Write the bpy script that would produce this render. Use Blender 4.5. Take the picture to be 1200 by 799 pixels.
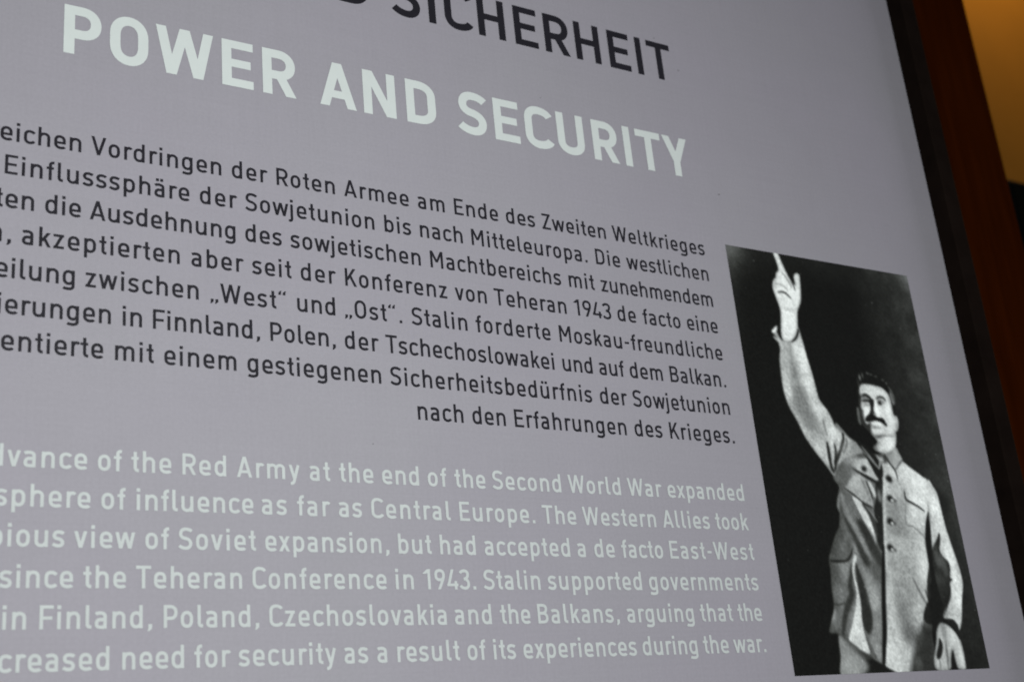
import bpy, bmesh, math, random
import numpy as np
from mathutils import Vector, Matrix
from mathutils.geometry import delaunay_2d_cdt

random.seed(4)
for o in list(bpy.data.objects): bpy.data.objects.remove(o)
SC = bpy.context.scene
COL = SC.collection
HZ = 1.95                                   # height of the panel's middle above the floor (metres)

# ---------------------------------------------------------------- camera
cd = bpy.data.cameras.new('camera')
cam = bpy.data.objects.new('camera', cd); COL.objects.link(cam); SC.camera = cam
cd.sensor_fit = 'HORIZONTAL'; cd.sensor_width = 23.5; cd.lens = 1536.3 / 1200 * 23.5
cd.clip_start = 0.05; cd.clip_end = 60
right = Vector((0.860754, -0.091838, -0.500669)); right = Vector((0.8607535, -0.500668727, -0.09183796))
down = Vector((0.0975362, 0.3393038, -0.9356065))
fwd = Vector((0.4995899, 0.7963691, 0.3408903))
cam.matrix_world = Matrix.Translation((-0.443584, -0.828738, HZ - 0.347352)) @ Matrix((right, -down, -fwd)).transposed().to_4x4()
cd.dof.use_dof = True; cd.dof.focus_distance = 1.02; cd.dof.aperture_fstop = 5.0
SC.cycles.filter_width = 1.8

# ---------------------------------------------------------------- world, lamps, exposure
W = bpy.data.worlds.new('World'); SC.world = W; W.use_nodes = True
bg = W.node_tree.nodes['Background']; bg.inputs[0].default_value = (0.85, 0.9, 1.0, 1); bg.inputs[1].default_value = 0.02
def lamp(name, loc, target, energy, color, sx, sy):
    l = bpy.data.lights.new(name, 'AREA'); l.shape = 'RECTANGLE'; l.size = sx; l.size_y = sy; l.energy = energy; l.color = color
    o = bpy.data.objects.new(name, l); COL.objects.link(o); o.location = loc
    o.rotation_euler = (Vector(target) - Vector(loc)).to_track_quat('-Z', 'Y').to_euler(); return o
lamp('gallery_light', (-0.22, -1.12, 1.86), (-0.08, 0, 1.86), 25.2, (1.0, 1.0, 0.98), 0.5, 0.5)
lamp('side_fill', (2.0, -0.60, 2.1), (0.3, -0.35, 1.95), 13.5, (0.94, 0.90, 1.0), 1.0, 1.6)  # unseen fill added so the frame lip darkens the panel's right edge
lamp('left_tint_fill', (-1.5, -0.95, 1.35), (-0.4, 0, 1.75), 4.6, (0.96, 1.0, 0.78), 0.5, 0.5)  # unseen lamp added to tint the panel's lower left greener
lamp('warm_wall_light', (3.25, 1.25, 4.95), (3.2, 1.65, 4.1), 6.8, (1.0, 0.62, 0.22), 0.4, 0.2)
SC.view_settings.view_transform = 'Standard'; SC.view_settings.look = 'None'
SC.view_settings.exposure = 0; SC.view_settings.gamma = 1; SC.view_settings.use_curve_mapping = False

# ---------------------------------------------------------------- helpers
def material(name, base, rough=0.5, spec=0.5, coat=0.0):
    m = bpy.data.materials.new(name); m.use_nodes = True
    b = m.node_tree.nodes['Principled BSDF']
    b.inputs['Base Color'].default_value = (*base, 1); b.inputs['Roughness'].default_value = rough
    b.inputs['Specular IOR Level'].default_value = spec; b.inputs['Coat Weight'].default_value = coat
    return m
def mottle(m, base, scale, amount, stretch=(1, 1, 1), detail=6, second=None):
    """base colour varied by noise (fabric, print, paint, wood)"""
    nt = m.node_tree; n = nt.nodes; L = nt.links; b = n['Principled BSDF']
    tc = n.new('ShaderNodeTexCoord'); mp = n.new('ShaderNodeMapping'); mp.inputs['Scale'].default_value = stretch
    L.new(tc.outputs['Object'], mp.inputs[0])
    out = None
    for sc, am in [(scale, amount)] + (second or []):
        ns = n.new('ShaderNodeTexNoise'); ns.inputs['Scale'].default_value = sc; ns.inputs['Detail'].default_value = detail
        ns.inputs['Roughness'].default_value = 0.6
        L.new(mp.outputs[0], ns.inputs['Vector'])
        mr = n.new('ShaderNodeMapRange'); mr.inputs['From Min'].default_value = 0.3; mr.inputs['From Max'].default_value = 0.7
        mr.inputs['To Min'].default_value = 1 - am; mr.inputs['To Max'].default_value = 1 + am
        L.new(ns.outputs['Fac'], mr.inputs['Value'])
        if out is None: out = mr.outputs[0]
        else:
            mu = n.new('ShaderNodeMath'); mu.operation = 'MULTIPLY'; L.new(out, mu.inputs[0]); L.new(mr.outputs[0], mu.inputs[1]); out = mu.outputs[0]
    vm = n.new('ShaderNodeVectorMath'); vm.operation = 'SCALE'; vm.inputs[0].default_value = base
    L.new(out, vm.inputs['Scale']); L.new(vm.outputs[0], b.inputs['Base Color'])
    return m
def link(name, me, mat=None, parent=None):
    if mat is not None: me.materials.clear(); me.materials.append(mat)
    o = bpy.data.objects.new(name, me); COL.objects.link(o)
    if parent: o.parent = parent
    return o
def box_bm(bm, x0, y0, z0, x1, y1, z1, bev=0.0, seg=2):
    r = bmesh.ops.create_cube(bm, size=1.0)
    for v in r['verts']:
        v.co = ((x0 + x1) / 2 + v.co.x * (x1 - x0), (y0 + y1) / 2 + v.co.y * (y1 - y0), (z0 + z1) / 2 + v.co.z * (z1 - z0))
    if bev:
        es = list({e for v in r['verts'] for e in v.link_edges})
        bmesh.ops.bevel(bm, geom=es, offset=bev, segments=seg, affect='EDGES', profile=0.5)
def box(name, dims, mat, parent=None, bev=0.0, seg=2):
    bm = bmesh.new(); box_bm(bm, *dims, bev, seg); me = bpy.data.meshes.new(name); bm.to_mesh(me); bm.free()
    return link(name, me, mat, parent)
def tag(o, label=None, cat=None, kind=None, group=None):
    if label: o['label'] = label
    if cat: o['category'] = cat
    if kind: o['kind'] = kind
    if group: o['group'] = group
    return o

# ---------------------------------------------------------------- materials
M_face = mottle(material('matt_grey_print', (0.175, 0.172, 0.182), 0.6, 0.08), (0.1715, 0.1690, 0.1910), 3.0, 0.022, (1, 1, 1), 4, [(420, 0.035), (28, 0.012)])
M_black = mottle(material('black_ink', (0.012, 0.012, 0.014), 0.6, 0.08), (0.0085, 0.0083, 0.0115), 60, 0.15)
M_white = mottle(material('pale_ink', (0.36, 0.40, 0.39), 0.6, 0.08), (0.328, 0.362, 0.360), 90, 0.02)
M_white2 = mottle(material('pale_ink_text', (0.36, 0.40, 0.39), 0.6, 0.08), (0.276, 0.302, 0.304), 90, 0.04)
M_frame = mottle(material('black_lacquered_aluminium', (0.012, 0.011, 0.011), 0.8, 0.0), (0.0052, 0.0036, 0.0030), 25, 0.25)
M_edge = mottle(material('paler_black_edge', (0.03, 0.028, 0.026), 0.8, 0.0), (0.0105, 0.0078, 0.0062), 25, 0.25)
M_core = material('grey_back_board', (0.12, 0.12, 0.12), 0.8)
M_wood = mottle(material('dark_mahogany', (0.03, 0.008, 0.003), 0.9, 0.0), (0.020, 0.0040, 0.0004), 9, 0.25, (6, 6, 0.5), 6)
M_wall = mottle(material('ochre_plaster', (0.5, 0.30, 0.09), 0.9, 0.1), (0.56, 0.285, 0.05), 3, 0.06)
M_speaker = mottle(material('black_plastic', (0.01, 0.011, 0.012), 0.5, 0.3), (0.008, 0.010, 0.011), 40, 0.2)
M_grille = mottle(material('black_cloth', (0.006, 0.008, 0.009), 0.9, 0.1), (0.005, 0.007, 0.008), 300, 0.3)
M_bracket = material('dark_steel', (0.05, 0.05, 0.05), 0.4)
M_floor = mottle(material('grey_floor', (0.09, 0.085, 0.08), 0.6), (0.09, 0.085, 0.08), 2, 0.1)
M_part = mottle(material('dark_painted_board', (0.03, 0.015, 0.01), 0.7, 0.2), (0.025, 0.011, 0.007), 5, 0.15)

def streaks(m, amount):
    """faint horizontal and vertical weave of the printed fabric"""
    nt = m.node_tree; n = nt.nodes; L = nt.links; b = n['Principled BSDF']; src = b.inputs['Base Color'].links[0].from_socket
    tc = n.new('ShaderNodeTexCoord'); prev = src
    for st in ((9, 1, 520), (520, 1, 14)):
        mp = n.new('ShaderNodeMapping'); mp.inputs['Scale'].default_value = st; L.new(tc.outputs['Object'], mp.inputs[0])
        ns = n.new('ShaderNodeTexNoise'); ns.inputs['Scale'].default_value = 1.0; ns.inputs['Detail'].default_value = 2; L.new(mp.outputs[0], ns.inputs['Vector'])
        mr = n.new('ShaderNodeMapRange'); mr.inputs['From Min'].default_value = 0.3; mr.inputs['From Max'].default_value = 0.7
        mr.inputs['To Min'].default_value = 1 - amount; mr.inputs['To Max'].default_value = 1 + amount; L.new(ns.outputs['Fac'], mr.inputs['Value'])
        vm = n.new('ShaderNodeVectorMath'); vm.operation = 'SCALE'; L.new(prev, vm.inputs[0]); L.new(mr.outputs[0], vm.inputs['Scale']); prev = vm.outputs[0]
    # broad, barely visible drift between violet and green in the ink
    ns = n.new('ShaderNodeTexNoise'); ns.inputs['Scale'].default_value = 5.0; ns.inputs['Detail'].default_value = 3; L.new(tc.outputs['Object'], ns.inputs['Vector'])
    mx = n.new('ShaderNodeMix'); mx.data_type = 'RGBA'; mx.inputs['A'].default_value = (1.012, 0.985, 1.03, 1); mx.inputs['B'].default_value = (0.988, 1.012, 0.975, 1)
    L.new(ns.outputs['Fac'], mx.inputs['Factor'])
    vm = n.new('ShaderNodeVectorMath'); vm.operation = 'MULTIPLY'; L.new(prev, vm.inputs[0]); L.new(mx.outputs['Result'], vm.inputs[1]); L.new(vm.outputs[0], b.inputs['Base Color'])
streaks(M_face, 0.013)

# ---------------------------------------------------------------- the room behind
tag(box('floor', (-3, -3, -0.1, 8, 1.72, 0), M_floor), kind='structure')
tag(box('ochre_wall', (-1.5, 1.70, 0.002, 8, 1.85, 6.5), M_wall), kind='structure')
tag(box('partition_wall', (-1.3, 0.062, 0.002, 0.50, 0.16, 3.3), M_part), kind='structure')
pil = bpy.data.objects.new('wooden_pillar', None); COL.objects.link(pil); pil.location = (0.86, 0.45, 0)
tag(pil, 'dark mahogany brown pillar standing between the black frame and the ochre wall', 'pillar')
box('shaft', (-0.33, -0.15, 0.0, 0.337, 0.15, 4.6), M_wood, pil, 0.028, 5)
box('plinth', (-0.345, -0.165, 0.002, 0.352, 0.165, 0.18), M_wood, pil, 0.01, 2)

# ---------------------------------------------------------------- lettering
XH = 0.725            # x-height, in cap heights
DE = -0.27            # descender

class Pen:
    """collects the filled quads of one letter; w = stroke width in cap heights"""
    def __init__(s, w): s.w = w; s.h = w / 2; s.polys = []
    def poly(s, pts): s.polys.append([(float(a), float(b)) for a, b in pts])
    def rect(s, x0, y0, x1, y1): s.poly([(x0, y0), (x1, y0), (x1, y1), (x0, y1)])
    def diag(s, x0, y0, x1, y1, f=1.0):                # horizontally cut slanted bar
        L = math.hypot(x1 - x0, y1 - y0); k = s.h * f * L / abs(y1 - y0)
        s.poly([(x0 - k, y0), (x0 + k, y0), (x1 + k, y1), (x1 - k, y1)])
    def run(s, start, *cmds, w=None):
        """stroke along a path: (x, y) is a straight run, (cx, cy, x, y) a rounded corner"""
        h = (w or s.w) / 2
        pts = [start]
        K = 0.60
        for c in cmds:
            p = pts[-1]
            if len(c) == 2: pts.append(c)
            else:
                cx, cy, x, y = c
                a = (p[0] + (cx - p[0]) * K, p[1] + (cy - p[1]) * K)
                b = (x + (cx - x) * K, y + (cy - y) * K)
                for i in range(1, 9):
                    t = i / 8; u = 1 - t
                    pts.append((u**3*p[0] + 3*u*u*t*a[0] + 3*u*t*t*b[0] + t**3*x, u**3*p[1] + 3*u*u*t*a[1] + 3*u*t*t*b[1] + t**3*y))
        q = [pts[0]]
        for p in pts[1:]:
            if math.hypot(p[0] - q[-1][0], p[1] - q[-1][1]) > 1e-4: q.append(p)
        closed = math.hypot(q[0][0] - q[-1][0], q[0][1] - q[-1][1]) < 1e-3
        if closed: q.pop()
        n = len(q); L = []; R = []
        for i in range(n):
            def d(a, b):
                l = math.hypot(b[0] - a[0], b[1] - a[1]); return ((b[0] - a[0]) / l, (b[1] - a[1]) / l)
            d0 = d(q[i-1], q[i]) if (i > 0 or closed) else None
            d1 = d(q[i], q[(i+1) % n]) if (i < n - 1 or closed) else None
            d0 = d0 or d1; d1 = d1 or d0
            nx, ny = -(d0[1] + d1[1]), d0[0] + d1[0]
            l = math.hypot(nx, ny); nx /= l; ny /= l
            k = h / max(0.3, nx * -d0[1] + ny * d0[0])
            L.append((q[i][0] + nx * k, q[i][1] + ny * k)); R.append((q[i][0] - nx * k, q[i][1] - ny * k))
        for i in range(n if closed else n - 1):
            j = (i + 1) % n
            s.poly([R[i], R[j], L[j], L[i]])
    def oval(s, x0, y0, x1, y1, r=None):               # closed rounded bowl given by its OUTER box
        h = s.h; x0 += h; x1 -= h; y0 += h; y1 -= h
        m = (x0 + x1) / 2; r = r or min((y1 - y0) * 0.40, (x1 - x0) * 0.66)
        s.run((x0, y0 + r), (x0, y0, m, y0), (x1, y0, x1, y0 + r), (x1, y1 - r), (x1, y1, m, y1), (x0, y1, x0, y1 - r), (x0, y0 + r))

def glyph(ch, w):
    """returns (polygons, left bearing, ink width, right bearing) in cap heights"""
    g = Pen(w); h = w / 2; X = XH
    st, ro, di = 0.105, 0.070, 0.020
    bo = (w - 0.14) * 0.9                               # bold letters are wider
    dot = w * 1.08
    def bowl(x0, x1): g.oval(x0, -0.012, x1, X + 0.012)
    if ch == 'a':
        W = .50 + bo; m = W * .46
        g.run((.035, X-h-.035), (.10, X-h+.012, m, X-h+.012), (W-h, X-h+.012, W-h, X-.20), (W-h, 0))
        g.run((W-h, .385), (m, .385), (h, .385, h, .19), (h, h-.012, m, h-.012), (W*.72, h-.012), (W-h, h-.012, W-h, .16)); return g.polys, .06, W, st
    if ch == 'b':
        W = .545 + bo; g.rect(0, 0, w, 1); bowl(0, W); return g.polys, st, W, ro
    if ch == 'c':
        W = .49 + bo; m = W * .55; r = .27
        g.run((W-.02, X-h-.085), (W*.84, X-h+.012, m, X-h+.012), (h, X-h+.012, h, X-r), (h, r), (h, h-.012, m, h-.012), (W*.84, h-.012, W-.02, h+.085)); return g.polys, ro, W, .04
    if ch == 'd':
        W = .545 + bo; g.rect(W-w, 0, W, 1); bowl(0, W); return g.polys, ro, W, st
    if ch == 'e':
        W = .535 + bo; m = W * .5; r = .28; e = X * .46
        g.run((W-.045, .125), (W*.86, h-.012, W*.56, h-.012), (h, h-.012, h, r), (h, X-r), (h, X-h+.012, m, X-h+.012), (W-h, X-h+.012, W-h, X-r+.02), (W-h, e), ); g.rect(w*.6, e-w*.43, W-h, e+w*.43)
        g.rect(W-w, e-w*.43, W, e+.02); return g.polys, ro, W, ro*.9
    if ch == 'f':
        W = .35 + bo; g.run((.10+h, 0), (.10+h, .80), (.10+h, 1-h, W-.03, 1-h)); g.rect(W-.031, 1-w, W, 1)
        g.rect(0, X-w*.88-.03, W-.02, X-.03); return g.polys, .04, W, .02
    if ch == 'g':
        W = .545 + bo; bowl(0, W)
        g.run((W-h, X), (W-h, -.06), (W-h, DE+h, W*.5, DE+h), (W*.2, DE+h, .035, DE+.115)); return g.polys, ro, W, st
    if ch in 'hn':
        W = .55 + bo; g.rect(0, 0, w, 1 if ch == 'h' else X)
        g.run((h, .40), (h, X-h+.012, W*.52, X-h+.012), (W-h, X-h+.012, W-h, X-.25), (W-h, 0)); return g.polys, st, W, st*.92
    if ch == 'i':
        g.rect(0, 0, w, X); g.rect(h-dot/2, 1-dot, h+dot/2, 1.0); return g.polys, st, w, st
    if ch == 'j':
        g.run((.09, DE+h), (.1+h, DE+h, .1+h, -.08), (.1+h, X)); g.rect(0, DE, .091, DE+w); g.rect(.1+h-dot/2, 1-dot, .1+h+dot/2, 1); return g.polys, -.05, .1+w, st
    if ch == 'k':
        W = .53 + bo; g.rect(0, 0, w, 1); g.diag(w*.8, .27, W-h*1.5, X); g.diag(W-h*1.15, 0, w+.10, .42); return g.polys, st, W, .01
    if ch == 'l':
        g.run((h, 1), (h, .19), (h, h-.0, .20+bo*.5, h)); g.rect(.20+bo*.5-.001, 0, .245+bo*.5, w); return g.polys, st, .245+bo*.5, .05
    if ch == 'm':
        W = .89 + bo*1.5; c = W / 2; g.rect(0, 0, w, X)
        for a, b in ((h, c), (c, W-h)):
            g.run((a, .44), (a, X-h+.012, a+(b-a)*.52, X-h+.012), (b, X-h+.012, b, X-.23), (b, 0))
        return g.polys, st, W, st*.92
    if ch == 'o':
        W = .545 + bo; bowl(0, W); return g.polys, ro, W, ro
    if ch == 'p':
        W = .545 + bo; g.rect(0, DE, w, X); bowl(0, W); return g.polys, st, W, ro
    if ch == 'q':
        W = .545 + bo; g.rect(W-w, DE, W, X); bowl(0, W); return g.polys, ro, W, st
    if ch == 'r':
        W = .36 + bo; g.rect(0, 0, w, X); g.run((h, .40), (h, X-h+.012, W*.68, X-h+.012), (W*.88, X-h+.012, W-.01, X-h-.05)); return g.polys, st, W, .0
    if ch == 's':
        W = .49 + bo; m = W * .5; t = X-h+.012; b = h-.012; c = X * .505
        g.run((W-.035, t-.065), (W*.80, t, m, t), (h, t, h, t-(t-c)*.52), (h, c+.02, m*.95, c), (W-h, c-.025, W-h, b+(c-b)*.47), (W-h, b, m, b), (W*.20, b, .02, b+.085)); return g.polys, .05, W, .05
    if ch == 't':
        W = .34 + bo; g.run((.105+h, .945), (.105+h, .20), (.105+h, h, W-.03, h)); g.rect(W-.031, 0, W, w); g.rect(0, X-w*.88-.02, W-.01, X-.02); return g.polys, .035, W, .035
    if ch == 'u':
        W = .55 + bo; g.rect(W-w, 0, W, X); g.run((h, X), (h, .25), (h, h-.012, W*.48, h-.012), (W-h, h-.012, W-h, .33)); return g.polys, st*.92, W, st
    if ch == 'v':
        W = .56 + bo; g.diag(W/2, 0, h*1.1, X); g.diag(W/2, 0, W-h*1.1, X); return g.polys, di, W, di
    if ch == 'w':
        W = .87 + bo; f = .98
        for a, b in ((W*.275, h*1.05), (W*.275, W*.5), (W*.725, W*.5), (W*.725, W-h*1.05)): g.diag(a, 0, b, X, f)
        return g.polys, di, W, di
    if ch == 'x':
        W = .55 + bo; g.diag(h*1.25, 0, W-h*1.25, X); g.diag(W-h*1.25, 0, h*1.25, X); return g.polys, .02, W, .02
    if ch == 'y':
        W = .56 + bo; g.diag(W*.5, .03, h*1.1, X); k = (W-h*1.1-W*.5)/X
        g.run((W-h*1.1, X), (W*.5-.06*k, -.06), (W*.5-.16*k-.015, DE+h, W*.22, DE+h)); g.rect(W*.14, DE, W*.22+.001, DE+w); return g.polys, di, W, di
    if ch == 'z':
        W = .48 + bo; g.rect(0, 0, W, w*.92); g.rect(.005, X-w*.92, W-.005, X); g.diag(h*1.45, w*.5, W-h*1.45, X-w*.5); return g.polys, .055, W, .055
    if ch in 'äü':
        ps, l, W, r = glyph('a' if ch == 'ä' else 'u', w)
        g.polys = list(ps)
        for c in (.30, .72): g.rect(W*c-dot*.5, 1-dot, W*c+dot*.5, 1)
        return g.polys, l, W, r
    if ch == 'A':
        W = .74 + bo; g.diag(h*1.1, 0, W/2, 1); g.diag(W-h*1.1, 0, W/2, 1); g.rect(W*.22, .20, W*.78, .20+w*.9); return g.polys, .02, W, .02
    if ch == 'B':
        W = .62 + bo; g.rect(0, 0, w, 1); m = .52
        g.run((h, h), (W*.5, h), (W-h, h, W-h, .27), (W-h, m, W*.5, m), (h, m)); g.run((h, 1-h), (W*.48, 1-h), (W-h-.03, 1-h, W-h-.03, .76), (W-h-.03, m, W*.48, m)); return g.polys, st, W, ro
    if ch == 'C':
        W = .61 + bo; m = W*.52; r = .31
        g.run((W-.02, 1-h-.115), (W*.88, 1-h+.012, m, 1-h+.012), (h, 1-h+.012, h, 1-r), (h, r), (h, h-.012, m, h-.012), (W*.88, h-.012, W-.02, h+.115)); return g.polys, .075, W, .04
    if ch == 'D':
        W = .63 + bo; g.rect(0, 0, w, 1); g.run((h, h), (W*.42, h), (W-h, h, W-h, .33), (W-h, .67), (W-h, 1-h, W*.42, 1-h), (h, 1-h)); return g.polys, st, W, .08
    if ch == 'E':
        W = .57 + bo; g.rect(0, 0, w, 1); g.rect(h, 0, W, w*.93); g.rect(h, 1-w*.93, W, 1); g.rect(h, .5-w*.42, W-.05, .5+w*.5); return g.polys, st, W, .045
    if ch == 'F':
        W = .56 + bo; g.rect(0, 0, w, 1); g.rect(h, 1-w*.93, W, 1); g.rect(h, .46-w*.42, W-.05, .46+w*.5); return g.polys, st, W, .02
    if ch == 'H':
        W = .65 + bo; g.rect(0, 0, w, 1); g.rect(W-w, 0, W, 1); g.rect(h, .5-w*.42, W-h, .5+w*.5); return g.polys, st, W, st
    if ch == 'I':
        g.rect(0, 0, w, 1); return g.polys, st*1.05, w, st*1.05
    if ch == 'K':
        W = .66 + bo; g.rect(0, 0, w, 1); g.diag(w*.75, .33, W-h*1.9, 1); g.diag(W-h*1.15, 0, W*.43, .60); return g.polys, st, W, .01
    if ch == 'M':
        W = .78 + bo*1.4; g.rect(0, 0, w, 1); g.rect(W-w, 0, W, 1); g.diag(W/2, .34, h*1.15, 1, .95); g.diag(W/2, .34, W-h*1.15, 1, .95); return g.polys, st, W, st
    if ch == 'N':
        W = .67 + bo; g.rect(0, 0, w, 1); g.rect(W-w, 0, W, 1); g.diag(W-h*1.2, 0, h*1.2, 1); return g.polys, st, W, st
    if ch == 'O':
        W = .65 + bo; g.oval(0, -.012, W, 1.012, .31); return g.polys, .075, W, .075
    if ch == 'P':
        W = .61 + bo; g.rect(0, 0, w, 1); m = .40+h*.2; g.run((h, 1-h), (W*.5, 1-h), (W-h, 1-h, W-h, (1-h+m)/2), (W-h, m, W*.5, m), (h, m)); return g.polys, st, W, .04
    if ch == 'R':
        W = .62 + bo; g.rect(0, 0, w, 1); m = .44; g.run((h, 1-h), (W*.5, 1-h), (W-h, 1-h, W-h, (1-h+m)/2), (W-h, m, W*.5, m), (h, m)); g.diag(W-h*1.0, 0, W*.52, .44); return g.polys, st, W + h*.1, .03
    if ch == 'S':
        W = .60 + bo; m = W*.5; t = 1-h+.012; b = h-.012; c = .51
        g.run((W-.03, t-.10), (W*.82, t, m, t), (h, t, h, t-(t-c)*.52), (h, c+.03, m*.9, c+.005), (W-h, c-.035, W-h, b+(c-b)*.50), (W-h, b, m, b), (W*.2, b, .015, b+.115)); return g.polys, .05, W, .055
    if ch == 'T':
        W = .66 + bo*.8; g.rect(W/2-h, 0, W/2+h, 1); g.rect(0, 1-w*.93, W, 1); return g.polys, .02, W, .02
    if ch == 'U':
        W = .65 + bo; g.run((h, 1), (h, .30), (h, h-.012, W/2, h-.012), (W-h, h-.012, W-h, .30), (W-h, 1)); return g.polys, .095, W, .095
    if ch == 'V':
        W = .72 + bo; g.diag(W/2, 0, h*1.1, 1); g.diag(W/2, 0, W-h*1.1, 1); return g.polys, .015, W, .015
    if ch == 'W':
        W = 1.05 + bo; f = .98
        for a, b in ((W*.27, h*1.05), (W*.27, W*.5), (W*.73, W*.5), (W*.73, W-h*1.05)): g.diag(a, 0, b, 1, f)
        return g.polys, .02, W, .02
    if ch == 'Y':
        W = .68 + bo; g.rect(W/2-h, 0, W/2+h, .45); g.diag(W/2, .38, h*1.15, 1); g.diag(W/2, .38, W-h*1.15, 1); return g.polys, .01, W, .01
    if ch == 'Z':
        W = .59 + bo; g.rect(0, 0, W, w*.93); g.rect(.01, 1-w*.93, W, 1); g.diag(h*1.35, w*.5, W-h*1.35, 1-w*.5); return g.polys, .05, W, .05
    if ch == '1':
        g.rect(.20, 0, .20+w, 1); g.diag(.03, .77, .20+h, 1-.02); return g.polys, .09, .20+w, .16
    if ch == '9':
        W = .58; g.oval(0, .40, W, 1.012); g.diag(W*.40, 0, W-h*1.25, .56); return g.polys, .06, W, .06
    if ch == '4':
        W = .62; g.diag(h*1.2, .24, W*.52, 1); g.rect(0, .16, W, .16+w*.9); g.rect(W*.66, 0, W*.66+w, .42); return g.polys, .03, W, .03
    if ch == '3':
        W = .57; m = .53
        g.run((.04, 1-h-.11), (.11, 1-h+.012, W*.48, 1-h+.012), (W-h-.02, 1-h+.012, W-h-.02, .77), (W-h-.02, m, W*.45, m)); g.run((W*.40, m), (W*.45, m), (W-h, m, W-h, .27), (W-h, h-.012, W*.48, h-.012), (.11, h-.012, .03, h+.12)); return g.polys, .05, W, .06
    if ch == '.':
        g.rect(0, 0, w*1.1, w*1.1); return g.polys, .10, w*1.1, .10
    if ch == ',':
        g.poly([(.03, w*1.15), (.03, 0), (-.01, -.13), (.07, -.13), (.03+w*1.1, -.01), (.03+w*1.1, w*1.15)]); return g.polys, .09, .03+w*1.1, .10
    if ch == '-':
        g.rect(0, .34, .30, .34+w*.9); return g.polys, .07, .30, .07
    if ch == '„':
        for o in (0, .235): g.poly([(o+.03, w*1.0), (o+.03, .0), (o, -.10), (o+.06, -.10), (o+.03+w, .0), (o+.03+w, w)])
        return g.polys, .06, .265+w, .03
    if ch == '“':
        for o in (0, .235): g.poly([(o, .78), (o+w, .78), (o+w, .90), (o+w+.03, 1.0), (o+w-.03, 1.0), (o, .89)])
        return g.polys, .03, .265+w, .05
    raise KeyError(ch)

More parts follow.
